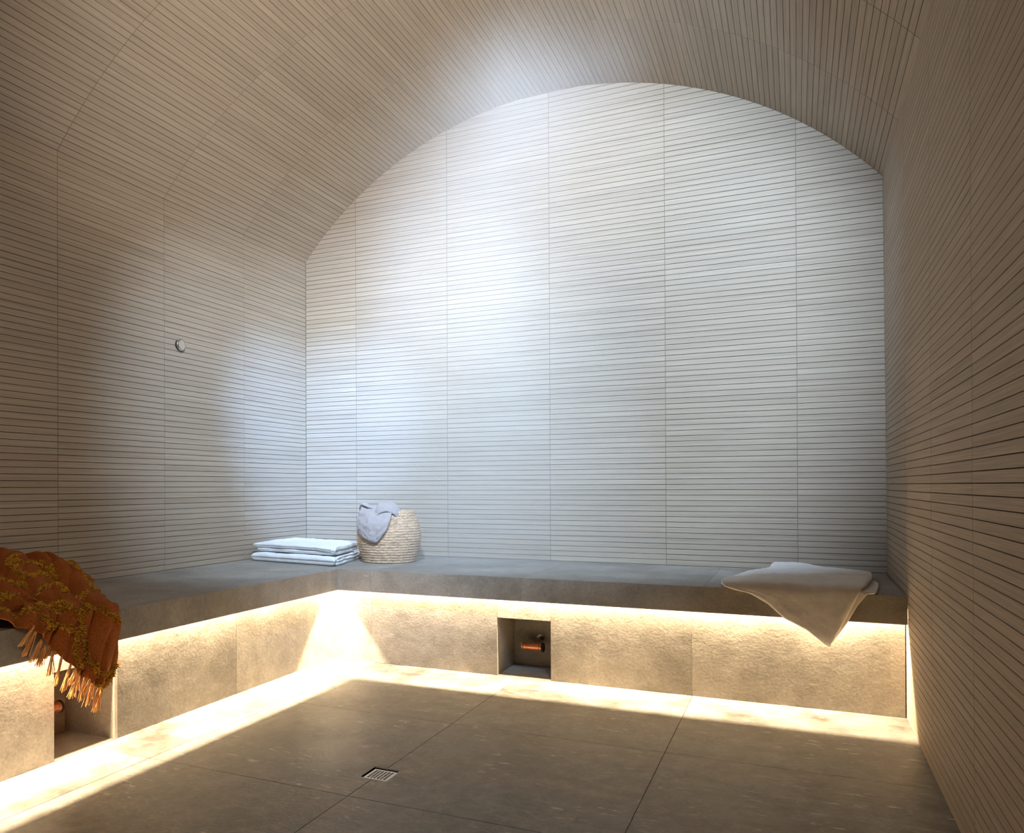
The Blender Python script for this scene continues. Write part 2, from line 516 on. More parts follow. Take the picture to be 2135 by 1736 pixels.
# pale cut edge of the stone at the left recess
ed = MB(); ed.box(KL, KL + .0012, NY1 - .001, NY1 + .013, 0.001, HS + .02)
setp(ed.build('riser_trim', flat('pale_cut_stone', (0.62, 0.54, 0.44), 0.7), bench), 'pale cut edge')

# ------------------------------------------------------------------ floor drain
dcx, dcy = (DX0 + DX1) / 2, (DY0 + DY1) / 2
dr = empty('floor_drain', (dcx, dcy, 0)); setp(dr, 'small square perforated steel drain grate set into the dark floor tiles', 'drain')
mb = MB()
for b_ in ((DX0 + .0005, DX0 + .0035, DY0 + .0005, DY1 - .0005), (DX1 - .0035, DX1 - .0005, DY0 + .0005, DY1 - .0005),
           (DX0 + .0035, DX1 - .0035, DY0 + .0005, DY0 + .0035), (DX0 + .0035, DX1 - .0035, DY1 - .0035, DY1 - .0005)):
    mb.box(b_[0], b_[1], b_[2], b_[3], -0.045, -0.0008)
reparent_keep(mb.build('drain_frame', METAL), dr)
mb = MB()
gx0, gx1, gy0, gy1 = DX0 + .014, DX1 - .005, DY0 + .005, DY1 - .015
nh = 6
def edges(a, b, n, hole, marg):
    step = (b - a - 2 * marg) / n
    e_ = [a]
    for k in range(n):
        c0 = a + marg + step * k
        e_ += [c0 + (step - hole) / 2, c0 + (step + hole) / 2]
    return e_ + [b]
ex, ey = edges(gx0, gx1, nh, 0.0078, 0.006), edges(gy0, gy1, nh, 0.0078, 0.006)
for i in range(len(ex) - 1):
    for j in range(len(ey) - 1):
        if i % 2 == 1 and j % 2 == 1: continue
        mb.box(ex[i], ex[i+1], ey[j], ey[j+1], -0.0042, -0.0018)
reparent_keep(mb.build('drain_grate', METAL), dr)

# ------------------------------------------------------------------ round cap on the left wall
def lathe(mb, prof, axis='z', seg=40, c=(0, 0, 0), uvs=False):
    """prof: list of (r, t)"""
    v = []
    for r, t in prof:
        for k in range(seg):
            a = 2 * math.pi * k / seg
            p = (r * math.cos(a), r * math.sin(a), t)
            if axis == 'x': p = (t, r * math.cos(a), r * math.sin(a))
            if axis == 'y': p = (r * math.cos(a), t, r * math.sin(a))
            v.append((c[0] + p[0], c[1] + p[1], c[2] + p[2]))
    f = []; uv = []
    n = len(prof)
    for i in range(n - 1):
        for k in range(seg):
            k2 = (k + 1) % seg
            f.append((i*seg+k, i*seg+k2, (i+1)*seg+k2, (i+1)*seg+k))
            R0 = 0.16
            uv.append([(2*math.pi*k/seg*R0, prof[i][1]), (2*math.pi*(k+1)/seg*R0, prof[i][1]), (2*math.pi*(k+1)/seg*R0, prof[i+1][1]), (2*math.pi*k/seg*R0, prof[i+1][1])])
    mb.add(v, f, uv if uvs else None)

kn = empty('wall_button', (0.0, -1.147, 1.618)); setp(kn, 'small round chrome button mounted on the left slatted wall', 'wall button')
mb = MB(); lathe(mb, [(0.0001, 0.0), (0.026, 0.0), (0.026, 0.010), (0.0001, 0.010)], 'x', 40, (0, -1.147, 1.618))
reparent_keep(mb.build('base_ring', DARKM), kn)
mb = MB(); lathe(mb, [(0.0275, 0.0105), (0.0293, 0.012), (0.0295, 0.017), (0.0280, 0.0195), (0.020, 0.0208), (0.0001, 0.0210)], 'x', 48, (0, -1.147, 1.618))
reparent_keep(mb.build('cap', flat('chrome', (0.62, 0.62, 0.60), 0.18, 1.0, 0.5, 60, 0.03), smooth=True), kn)

# ------------------------------------------------------------------ steam outlets
def make_outlet():
    t = empty('steam_outlet', (1.7241, NYB, 0.1436))
    y = NYB
    mb = MB(); lathe(mb, [(0.0001, -.005), (0.017, -.005), (0.019, -.003), (0.019, -0.0002), (0.0001, -0.0002)], 'y', 28, (1.7241, y, 0.1436))
    reparent_keep(mb.build('flange', METAL, smooth=False), t)
    mb = MB(); mb.tube([(1.7241, y - .004, .1436), (1.7241, y - .03, .1436), (1.7241, y - .045, .139), (1.7235, y - .06, .128), (1.722, y - .066, .116)], 0.0095, 12)
    reparent_keep(mb.build('elbow', flat('dull_brass', (0.28, 0.24, 0.18), 0.45, 0.8), smooth=True), t)
    mb = MB(); lathe(mb, [(0.0001, 1.652), (0.0165, 1.652), (0.0205, 1.654), (0.0205, 1.659), (0.0185, 1.661), (0.0185, 1.664), (0.020, 1.666), (0.020, 1.740), (0.0185, 1.742), (0.0185, 1.745), (0.0205, 1.747), (0.0205, 1.752), (0.0001, 1.752)], 'x', 28, (0, y - .074, .1125))
    reparent_keep(mb.build('copper_body', COPPER), t)
    mb = MB(); lathe(mb, [(0.0001, 1.7525), (0.0225, 1.7525), (0.0225, 1.760), (0.019, 1.763), (0.0001, 1.763)], 'x', 28, (0, y - .074, .1125))
    reparent_keep(mb.build('end_cap', DARKM), t)
    return t
so = make_outlet(); setp(so, 'copper steam outlet on a steel flange inside the recess under the back bench', 'steam outlet')
so2 = so.copy(); C.objects.link(so2)
for ch in list(so.children):
    c2 = ch.copy(); C.objects.link(c2); c2.parent = so2; c2.matrix_parent_inverse = ch.matrix_parent_inverse.copy()
so2.location = (NXB, -2.318, 0.150); so2.rotation_euler = (0, 0, math.pi / 2)
setp(so2, 'dim copper steam outlet in the dark recess below the brown throw on the left bench', 'steam outlet')

# ------------------------------------------------------------------ soft goods helpers
def sm(a, b, x):
    t = np.clip((x - a) / (b - a), 0, 1); return t * t * (3 - 2 * t)

class VN:
    """small value noise, smooth, numpy"""
    def __init__(self, seed):
        self.r = np.random.RandomState(seed).rand(64, 64)
    def __call__(self, x, y):
        x = np.asarray(x, float); y = np.asarray(y, float)
        xi = np.floor(x).astype(int); yi = np.floor(y).astype(int)
        fx = x - xi; fy = y - yi
        fx = fx*fx*(3-2*fx); fy = fy*fy*(3-2*fy)
        g = lambda a, b: self.r[a % 64, b % 64]
        return (g(xi, yi)*(1-fx)*(1-fy) + g(xi+1, yi)*fx*(1-fy) + g(xi, yi+1)*(1-fx)*fy + g(xi+1, yi+1)*fx*fy) * 2 - 1

def sheet(mb, P, Q, closed=True):
    """P top grid, Q bottom grid (n, m, 3) sharing the rim"""
    n, m = P.shape[:2]
    v = np.concatenate([P.reshape(-1, 3), Q.reshape(-1, 3)])
    f = []
    o = n * m
    for i in range(n - 1):
        for j in range(m - 1):
            a, b, c, d = i*m+j, i*m+j+1, (i+1)*m+j+1, (i+1)*m+j
            f.append((a, b, c, d)); f.append((o+a, o+d, o+c, o+b))
    for j in range(m - 1):
        f.append((j, o+j, o+j+1, j+1)); k = (n-1)*m
        f.append((k+j, k+j+1, o+k+j+1, o+k+j))
    for i in range(n - 1):
        f.append((i*m, (i+1)*m, o+(i+1)*m, o+i*m)); k = m-1
        f.append((i*m+k, o+i*m+k, o+(i+1)*m+k, (i+1)*m+k))
    mb.add(v.tolist(), f)

def cushion(mb, quad, s0, s1, t0, t1, z0, th, seed, nu=64, nv=48, wob=0.004, pw=16, sag=None):
    """soft rounded layer on a bilinear footprint; quad = FL, FR, BR, BL"""
    fl_, fr_, br_, bl_ = [np.array(q) for q in quad]
    # cosine spacing so that the rim is well resolved
    a = np.sin(np.linspace(-1, 1, nu) * math.pi / 2); b = np.sin(np.linspace(-1, 1, nv) * math.pi / 2)
    A, B = np.meshgrid(a, b, indexing='ij')
    s = s0 + (s1 - s0) * (A + 1) / 2; t = t0 + (t1 - t0) * (B + 1) / 2
    N = VN(seed)
    pos = (fl_[None, None] * ((1-s)*(1-t))[..., None] + fr_[None, None] * (s*(1-t))[..., None]
           + br_[None, None] * (s*t)[..., None] + bl_[None, None] * ((1-s)*t)[..., None])
    L_ = np.linalg.norm(fr_ - fl_) * (s1 - s0)
    edge = ((1 - np.abs(A)**(pw*2)) * (1 - np.abs(B)**(pw*2)))
    edge = np.clip(edge, 0, 1) ** 0.42
    half = th / 2 * edge
    mid = z0 + th / 2
    if sag is not None: mid = mid + sag(s, t)
    w1 = N(pos[..., 0] * 14, pos[..., 1] * 14) * wob
    w2 = N(pos[..., 0] * 42 + 9, pos[..., 1] * 42) * wob * 0.4
    top = mid + half + (w1 + w2) * edge
    bot = np.maximum(mid - half, z0 * 0 + (mid - th / 2))
    # wander of the outline
    ox = N(B * 3 + seed, A * 0 + 3) * 0.004 * np.abs(A)**4 * np.sign(A)
    oy = N(A * 4 + seed, B * 0 + 7) * 0.004 * np.abs(B)**4 * np.sign(B)
    P = np.stack([pos[..., 0] + ox, pos[..., 1] + oy, top], -1)
    Q = np.stack([pos[..., 0] + ox, pos[..., 1] + oy, mid - half], -1)
    sheet(mb, P, Q)

# ------------------------------------------------------------------ two folded white towels in the corner
TQ = [(0.050, -0.630), (0.675, -0.738), (0.575, -0.320), (0.040, -0.200)]
mb = MB()
cushion(mb, TQ, 0.0, 1.0, 0.0, 0.96, HB + 0.0008, 0.049, 3, wob=0.004)
for k in range(3):      # the cut edges of the layers at the right-hand end
    cushion(mb, TQ, 0.80, 1.010 - 0.004 * k, 0.07 + 0.02 * k, 0.99, HB + 0.001 + 0.0155 * k, 0.0145, 20 + k, nu=24, nv=48, wob=0.0015)
cushion(mb, [(0.43, -0.30), (0.56, -0.30), (0.575, -0.15), (0.43, -0.14)], 0, 1, 0, 1, HB + 0.001, 0.032, 5, 24, 24, 0.004, 5)
o = mb.build('folded_towel', WHITE_T, smooth=True)
setp(o, 'folded white terry towel lying directly on the stone, lower of the two in the corner', 'towel', 'folded white towels')
mb = MB()
TQ2 = [(0.045, -0.600), (0.665, -0.722), (0.570, -0.310), (0.045, -0.190)]
cushion(mb, TQ2, 0.035, 0.992, 0.02, 0.95, HB + 0.0545, 0.022, 11, wob=0.002)
cushion(mb, TQ2, 0.0, 1.0, 0.0, 0.98, HB + 0.0755, 0.028, 12, wob=0.005, sag=lambda s, t: 0.012 * np.sin(np.pi * np.clip(s * 1.05, 0, 1)) * np.sin(np.pi * np.clip(t, 0.0, 1)) - 0.0065 * sm(0.75, 1.0, s) * sm(0.25, 0.0, t))
cushion(mb, TQ2, 0.955, 1.004, 0.0, 0.94, HB + 0.056, 0.044, 13, nu=24, nv=48, wob=0.002, pw=5)
o = mb.build('folded_towel', WHITE_T, smooth=True)
setp(o, 'puffy folded white terry towel, upper of the two stacked in the corner', 'towel', 'folded white towels')

# ------------------------------------------------------------------ basket
BX, BY = 0.796, -0.358
bk = empty('woven_basket', (BX, BY, HB)); setp(bk, 'round-bellied woven seagrass basket standing on the back bench next to the folded towels', 'basket')
def straw():
    m, nt, b, L = newmat('woven_seagrass')
    uv = nt.nodes.new('ShaderNodeUVMap').outputs[0]
    n1 = noise(nt, mapping(nt, uv, (55, 150, 1), (0, 0, 0.35)), 1.0, 3, 0.65)
    n2 = noise(nt, mapping(nt, uv, (18, 60, 1)), 1.0, 2, 0.5)
    r = ramp(nt, [(0.28, (0.24, 0.14, 0.075)), (0.45, (0.52, 0.35, 0.21)), (0.62, (0.68, 0.49, 0.32)), (0.78, (0.84, 0.67, 0.49))])
    L(n1.outputs[0], r.inputs[0])
    r2 = ramp(nt, [(0.3, 0.85), (0.7, 1.1)]); L(n2.outputs[0], r2.inputs[0])
    c = mixc(nt, 1.0, r.outputs[0], r2.outputs[0], 'MULTIPLY')
    L(c, b.inputs['Base Color']); b.inputs['Roughness'].default_value = 0.8
    b.inputs['Specular IOR Level'].default_value = 0.2
    bump(nt, b, n1.outputs[0], 0.9, 0.004)
    return m
STRAW = straw()
ctrl = [(0.0, 0.146), (0.02, 0.155), (0.07, 0.170), (0.13, 0.179), (0.18, 0.177), (0.22, 0.166), (0.255, 0.148), (0.283, 0.130)]
zz = np.array([c_[0] for c_ in ctrl]); rr_ = np.array([c_[1] for c_ in ctrl])
NRING = 20
hz = 0.283
prof = [(0.0001, 0.001), (0.138, 0.001)]
NS = 160
rs = []
for k in range(NS + 1):
    z = 0.002 + (hz - 0.002) * k / NS
    base = float(np.interp(z, zz, rr_))
    rs.append((z, base))
arr = np.array([b_ for _, b_ in rs]); ker = np.ones(25) / 25
arr = np.convolve(np.pad(arr, 12, mode='edge'), ker, mode='valid')
for (z, _), b_ in zip(rs, arr):
    prof.append((b_ - 0.003 + 0.0042 * abs(math.sin(math.pi * z / hz * NRING)) ** 0.7, z))
prof += [(0.126, hz + 0.003), (0.119, hz + 0.001), (0.117, hz - 0.01), (0.150, 0.20), (0.165, 0.13), (0.15, 0.04), (0.138, 0.012), (0.0001, 0.011)]
mb = MB(); lathe(mb, prof, 'z', 96, (BX, BY, HB), uvs=True)
# loose straw ends standing off the coils
RS = random.Random(5)
for k in range(420):
    z = RS.uniform(0.015, hz - 0.01); a0 = RS.uniform(0, 2 * math.pi); da = RS.uniform(0.05, 0.17)
    rad = float(np.interp(z, zz, rr_)) + 0.0015
    tilt = RS.uniform(-0.006, 0.006)
    pts = []
    for q in range(4):
        t = q / 3
        rr2 = rad + 0.003 * math.sin(math.pi * t) + RS.uniform(0, 0.001)
        pts.append((BX + rr2 * math.cos(a0 + da * t), BY + rr2 * math.sin(a0 + da * t), HB + z + tilt * t))
    mb.tube(pts, 0.0009, 4)
bo = mb.build('basket_body', STRAW, smooth=True)
reparent_keep(bo, bk)

# ------------------------------------------------------------------ grey towel spilling out of the basket
ir = np.array([0.906, 0.424, 0]); ic = np.array([0.424, -0.906, 0])
def bpt(a, c, z): return np.array([BX, BY, 0]) + ir * a + ic * c + np.array([0, 0, z])
def bspline_patch(G, n, m):
    """Catmull-Rom through the control grid"""
    G = np.array(G, float)
    def cr(P, n_):
        k = P.shape[0]
        Pp = np.concatenate([[2*P[0]-P[1]], P, [2*P[-1]-P[-2]]])
        out = []
        for t in np.linspace(0, k - 1, n_):
            i = min(int(t), k - 2); u = t - i
            p0, p1, p2, p3 = Pp[i], Pp[i+1], Pp[i+2], Pp[i+3]
            out.append(0.5 * (2*p1 + (p2-p0)*u + (2*p0-5*p1+4*p2-p3)*u*u + (3*p1-p0-3*p2+p3)*u**3))
        return np.array(out)
    A = cr(G, n)
    A = cr(A.transpose(1, 0, 2), m).transpose(1, 0, 2)
    return A
def thick_patch(mb, A, th, seed, wob=0.002):
    du = np.gradient(A, axis=0); dv = np.gradient(A, axis=1)
    N_ = np.cross(du, dv); N_ /= (np.linalg.norm(N_, axis=2, keepdims=True) + 1e-9)
    n, m = A.shape[:2]
    I, J = np.meshgrid(np.linspace(-1, 1, n), np.linspace(-1, 1, m), indexing='ij')
    e_ = (np.clip(1 - np.abs(I)**16, 0, 1) * np.clip(1 - np.abs(J)**16, 0, 1)) ** 0.5
    V = VN(seed)
    w = V(I * 7 + 3, J * 7) * wob
    P = A + N_ * (th / 2 * e_ + w * e_)[..., None]; Q = A - N_ * (th / 2 * e_ - w * e_)[..., None]
    sheet(mb, P, Q)
mb = MB()
GA = [[(-.150, .030, .780), (-.115, .030, .765), (-.070, .060, .768), (-.015, .075, .768), (.030, .085, .762)],
      [(-.163, .075, .742), (-.115, .125, .748), (-.070, .142, .738), (-.020, .150, .742), (.024, .150, .748)],
      [(-.174, .095, .690), (-.125, .150, .692), (-.075, .182, .690), (-.020, .194, .692), (.014, .190, .702)],
      [(-.158, .110, .640), (-.122, .155, .638), (-.080, .184, .640), (-.035, .198, .642), (-.004, .197, .656)],
      [(-.142, .125, .612), (-.112, .160, .600), (-.085, .180, .591), (-.062, .187, .588), (-.044, .191, .600)]]
thick_patch(mb, bspline_patch([[bpt(*p) for p in row] for row in GA], 44, 44), 0.011, 2, 0.004)
GB = [[(-.070, .150, .712), (-.072, .125, .725), (-.070, .09, .735), (-.066, .05, .735), (-.05, .02, .73)],
      [(-.048, .158, .738), (-.052, .140, .772), (-.050, .100, .788), (-.046, .055, .783), (-.04, .02, .75)],
      [(-.005, .158, .752), (-.008, .140, .786), (-.004, .100, .803), (0, .05, .797), (.0, .01, .75)],
      [(.030, .152, .738), (.036, .130, .768), (.040, .090, .784), (.040, .045, .778), (.035, .01, .74)],
      [(.050, .140, .715), (.066, .105, .738), (.070, .075, .745), (.068, .04, .742), (.05, .0, .72)]]
thick_patch(mb, bspline_patch([[bpt(*p) for p in row] for row in GB], 40, 40), 0.012, 4, 0.003)
GC = [[(-.165, .03, .745), (-.15, .00, .76), (-.12, -.03, .75)], [(-.152, .045, .788), (-.14, .01, .795), (-.11, -.02, .77)],
      [(-.120, .06, .776), (-.11, .03, .784), (-.09, .00, .765)], [(-.060, .07, .760), (-.06, .03, .77), (-.05, .00, .75)]]
thick_patch(mb, bspline_patch([[bpt(*p) for p in row] for row in GC], 24, 20), 0.010, 6, 0.003)
o = mb.build('draped_towel', GREY_T, smooth=True)
setp(o, 'grey-mauve terry towel stuffed in the woven basket with one end hanging over its rim', 'towel')

# ------------------------------------------------------------------ cloth folded over a bench edge
LF = 0.037
def fold(a, w, h, edge_w):
    """a: along the bench, w: across from the wall and then down the front; returns (out, z): distance from the wall and height"""
    k = np.clip((w - edge_w) / LF, 0, 1) * (math.pi / 2)
    out_top = w; z_top = HB + h
    hh = np.maximum(h, 0.002)
    out_arc = edge_w + hh * np.sin(k); z_arc = HB + hh * np.cos(k)
    out_f = edge_w + hh; z_f = HB - (w - edge_w - LF)
    out = np.where(w < edge_w, out_top, np.where(w < edge_w + LF, out_arc, out_f))
    z = np.where(w < edge_w, z_top, np.where(w < edge_w + LF, z_arc, z_f))
    return out, z

# cream towel at the right end of the back bench
def towel_layer(mb, wl_, lf, rt, hfun, th, nw=150, nx=110):
    w = np.linspace(wl_[0], wl_[1], nw); u = np.sin(np.linspace(-1, 1, nx) * math.pi / 2) * 0.5 + 0.5
    Wg, U = np.meshgrid(w, u, indexing='ij')
    x0 = np.interp(Wg, lf[0], lf[1]); x1 = np.interp(Wg, rt[0], rt[1])
    X = x0 + (x1 - x0) * U
    e_ = np.clip(1 - np.abs(2*U-1)**14, 0, 1) * np.clip(1 - np.abs(2*(Wg-wl_[0])/(wl_[1]-wl_[0]) - 1)**30, 0, 1)
    e_ = e_ ** 0.45
    lo, hi = hfun(X, Wg)
    mid = (lo + hi) / 2
    top = mid + (hi - mid) * e_; bot = mid - (mid - lo) * e_
    o1, z1 = fold(X, Wg, top, DB); o2, z2 = fold(X, Wg, bot, DB)
    P = np.stack([X, -o1, z1], -1); Q = np.stack([X, -o2, z2], -1)
    sheet(mb, P, Q)
VT = VN(31)
mb = MB()
def hf1(X, Wg):
    n = VT(X * 9, Wg * 9) * 0.004 + VT(X * 26, Wg * 26) * 0.0015
    lift = 0.012 * sm(0.16, 0.05, Wg) * sm(2.68, 2.78, X)
    dg = 0.006 * np.exp(-((Wg - 0.62 + (X - 2.75) * 0.5) / 0.05) ** 2)
    lo = 0.012 + 0 * X
    hi = 0.037 + n + VT(X * 70, Wg * 70) * 0.0012 + lift + dg - 0.010 * sm(2.72, 2.60, X)
    return np.minimum(lo, hi - .006), hi
towel_layer(mb, (0.050, 1.074),
            ([.050, .09, .20, .30, .40, .60, .756, .84, .862, .875, .883, .89, .923, .975, 1.014, 1.057, 1.068, 1.074],
             [2.765, 2.752, 2.745, 2.722, 2.662, 2.602, 2.577, 2.585, 2.600, 2.640, 2.690, 2.703, 2.760, 2.818, 2.896, 2.950, 2.964, 2.974]),
            ([.050, .07, .15, .17, .27, .45, .60, .75, .85, .90, .97, 1.03, 1.06, 1.074],
             [2.775, 2.88, 2.99, 3.06, 3.165, 3.155, 3.135, 3.11, 3.085, 3.062, 3.030, 3.000, 2.984, 2.978]), hf1, 0.02)
def hf2(X, Wg):
    n = VT(X * 9 + 5, Wg * 9) * 0.002
    return 0.0012 + 0 * X, 0.0135 + n
towel_layer(mb, (0.30, 1.060),
            ([.30, .50, .70, .90, 1.00, 1.060], [3.00, 2.98, 2.96, 2.94, 2.96, 2.98]),
            ([.30, .42, .50, .60, .80, .835, .87, .913, .9775, 1.03, 1.060], [3.12, 3.168, 3.172, 3.164, 3.142, 3.134, 3.105, 3.074, 3.040, 3.008, 2.988]), hf2, 0.01, 100, 40)
towel_layer(mb, (0.08, 0.86),
            ([.08, .30, .60, .86], [2.80, 2.77, 2.66, 2.64]),
            ([.08, .30, .60, .86], [2.98, 3.10, 3.08, 3.02]), hf2, 0.01, 60, 40)
o = mb.build('draped_towel', CREAM_T, smooth=True)
setp(o, 'thick cream towel at the right end of the back bench, one pointed corner hanging down', 'towel')

# ------------------------------------------------------------------ brown throw on the left bench
throw = empty('throw_blanket', (0.40, -2.30, HB)); setp(throw, 'rust brown woven throw with mustard tufted bands and tassels, heaped over the left bench', 'blanket')
VB = VN(77)
FARW = [.03, .06, .14, .25, .43, .61, .74, .79, .85, .905, .975, 1.01, 1.03, 1.04]
FARY = [-1.93, -1.84, -1.80, -1.93, -2.07, -2.19, -2.27, -2.268, -2.253, -2.262, -2.268, -2.287, -2.305, -2.330]
NEAW = [.03, .68, .73, .78, .81, .89, .95, 1.0, 1.03, 1.04]
NEAY = [-3.30, -3.30, -2.80, -2.66, -2.59, -2.517, -2.455, -2.40, -2.365, -2.345]
def throw_h(Y, w):
    """height of the cloth above the stone, following the folds"""
    warp = VB(Y * 5.0, w * 3.0) * 0.040
    ph = Y + 0.36 * (w - 0.3) + warp
    a1 = np.abs(np.sin(math.pi * ph / 0.145 + 0.4)); r1 = 1 - (1 - a1) ** 1.6
    a2 = np.abs(np.sin(math.pi * (ph + 0.25 * w + VB(Y * 8, w * 5) * 0.035) / 0.062)); r2 = 1 - (1 - a2) ** 1.5
    bul = 0.088 * sm(-1.86, -2.03, Y) * sm(0.62, 0.12, w)
    bul = bul + 0.028 * sm(-2.02, -2.16, Y) * sm(0.78, 0.45, w) + 0.008 * sm(-2.2, -2.30, Y)
    edge = sm(0.0, 0.08, np.interp(w, FARW, FARY) - Y)
    msk = 0.55 + 0.45 * VB(Y * 7 + 11, w * 6)
    amp = 0.030 * sm(0.90, 0.66, w) + 0.018
    h = 0.007 + bul + amp * r1 * (0.30 + 0.70 * edge) * (0.7 + 0.3 * msk) + 0.021 * r2 * msk * (0.4 + 0.6 * edge) + VB(Y * 22, w * 22) * 0.002
    return h
def throw_p(Y, w, dh=0.0):
    h = throw_h(Y, w) + dh
    o_, z_ = fold(Y, w, h, DL)
    # the front keeps its folds but stays near the stone
    return np.stack([o_, np.asarray(Y, float) + 0 * o_, z_], -1)
nw, nu = 230, 230
w = np.linspace(0.03, 1.04, nw); u = np.linspace(0, 1, nu)
Wg, U = np.meshgrid(w, u, indexing='ij')
ya = np.interp(Wg, NEAW, NEAY); yb = np.interp(Wg, FARW, FARY)
yb = yb + VB(Wg * 30, 0 * Wg + 4) * 0.006; ya = ya + VB(Wg * 30, 0 * Wg + 9) * 0.005
Y = ya + (yb - ya) * (1 - (1 - U) ** 1.0)
P = throw_p(Y, Wg); Q = throw_p(Y, Wg, -0.005)
mb = MB(); sheet(mb, P, Q)
def weave():
    m, nt, b, L = newmat('rust_woven_wool')
    tc = nt.nodes.new('ShaderNodeTexCoord').outputs['Object']
    n = noise(nt, tc, 520, 3, 0.7); n2 = noise(nt, tc, 9, 3, 0.5); n3 = noise(nt, tc, 170, 2, 0.6)
    r = ramp(nt, [(0.30, (0.15, 0.034, 0.005)), (0.52, (0.35, 0.098, 0.018)), (0.72, (0.62, 0.22, 0.055))]); L(n.outputs[0], r.inputs[0])
    r2 = ramp(nt, [(0.3, (0.92, 0.86, 0.80)), (0.7, (1.05, 1.08, 1.2))]); L(n2.outputs[0], r2.inputs[0])
    r3 = ramp(nt, [(0.3, 0.85), (0.7, 1.12)]); L(n3.outputs[0], r3.inputs[0])
    c = mixc(nt, 1.0, r.outputs[0], r2.outputs[0], 'MULTIPLY'); c = mixc(nt, 1.0, c, r3.outputs[0], 'MULTIPLY')
    L(c, b.inputs['Base Color']); b.inputs['Roughness'].default_value = 0.95
    b.inputs['Specular IOR Level'].default_value = 0.1; b.inputs['Sheen Weight'].default_value = 0.0
    bump(nt, b, n.outputs[0], 0.8, 0.002)
    return m
cloth = mb.build('woven_cloth', weave(), smooth=True); reparent_keep(cloth, throw)
cloth.name = 'woven_cloth'
BANDS = [
    [(-2.215, .205), (-2.262, .22), (-2.286, .26), (-2.282, .305), (-2.256, .323), (-2.20, .29), (-2.168, .259), (-2.173, .289)],
    [(-2.30, .26), (-2.336, .348), (-2.354, .397), (-2.37, .445), (-2.355, .476), (-2.325, .442), (-2.28, .420), (-2.208, .375), (-2.214, .397), (-2.221, .425)],
    [(-2.176, .312), (-2.192, .358), (-2.208, .39)],
    [(-2.52, .455), (-2.486, .472), (-2.470, .490), (-2.41, .435), (-2.404, .468), (-2.412, .508)],
    [(-2.434, .592), (-2.412, .583), (-2.379, .558), (-2.347, .555)],
    [(-2.339, .569), (-2.29, .52), (-2.309, .565), (-2.387, .655)],
    [(-2.364, .696), (-2.300, .640), (-2.279, .625)],
    [(-1.95, .12), (-1.99, .22), (-2.08, .33), (-2.13, .43), (-2.16, .51), (-2.202, .582)],
    [(-2.536, .541), (-2.546, .584), (-2.553, .621), (-2.532, .621)],
    [(-2.477, .691), (-2.466, .706), (-2.462, .728), (-2.466, .760)],
    [(-2.72, .70), (-2.671, .735), (-2.634, .748), (-2.60, .760), (-2.57, .757), (-2.54, .748), (-2.51, .765), (-2.48, .758), (-2.455, .772), (-2.440, .785)],
    [(-2.591, .775), (-2.559, .793), (-2.512, .800), (-2.489, .811), (-2.453, .830), (-2.456, .859), (-2.459, .887), (-2.452, .925), (-2.424, .949)],
    [(-2.432, .775), (-2.388, .765), (-2.358, .771), (-2.320, .796), (-2.286, .814), (-2.266, .826)],
    [(-2.448, .775), (-2.436, .813), (-2.425, .855), (-2.421, .874), (-2.411, .903), (-2.394, .941), (-2.373, .977), (-2.338, .989), (-2.295, .985), (-2.276, .972)],
    [(-2.372, 1.018), (-2.335, 1.028), (-2.306, 1.010), (-2.290, .992)],
]
def yarn(name, c0, c1):
    m, nt, b, L = newmat(name)
    at = nt.nodes.new('ShaderNodeAttribute'); at.attribute_name = 'tone'
    r = ramp(nt, [(0.0, c0), (1.0, c1)]); L(at.outputs['Fac'], r.inputs[0])
    L(r.outputs[0], b.inputs['Base Color']); b.inputs['Roughness'].default_value = 0.9
    b.inputs['Specular IOR Level'].default_value = 0.1
    return m
TUFT = yarn('mustard_tufts', (0.23, 0.105, 0.010), (0.72, 0.39, 0.045))
RT = random.Random(17)
def tuft_band(path, width=0.0115, dens=2300):
    mb = MB()
    pts = np.array(path, float)
    seg = np.hypot(*np.diff(pts, axis=0).T); L_ = seg.sum(); cum = np.concatenate([[0], np.cumsum(seg)])
    n = int(L_ * dens)
    for _ in range(n):
        s = RT.uniform(0, L_)
        y_, w_ = np.interp(s, cum, pts[:, 0]), np.interp(s, cum, pts[:, 1])
        y_ += RT.gauss(0, 0.5) * width; w_ += RT.gauss(0, 0.4) * width
        p0 = throw_p(np.array(y_), np.array(w_)); py = throw_p(np.array(y_ + .004), np.array(w_)); pw = throw_p(np.array(y_), np.array(w_ + .004))
        nrm = np.cross(pw - p0, py - p0); nrm /= (np.linalg.norm(nrm) + 1e-9)
        if nrm[2] + nrm[0] < 0: nrm = -nrm
        d = Vector(nrm) + Vector((RT.gauss(0, .55), RT.gauss(0, .55), RT.gauss(0, .45) - 0.1))
        d.normalize(); ln = RT.uniform(0.005, 0.0105)
        a = Vector(p0) - Vector(nrm) * 0.001; b_ = a + d * ln * 0.6; c_ = b_ + (d + Vector((RT.gauss(0, .5), RT.gauss(0, .5), -0.45))).normalized() * ln * 0.5
        mb.tube([a, b_, c_], [0.0014, 0.0016, 0.0009], 3, tone=RT.random(), cap=False)
    o = mb.build('tufted_band', TUFT, smooth=False)
    reparent_keep(o, throw)
for b_ in BANDS: tuft_band(b_)

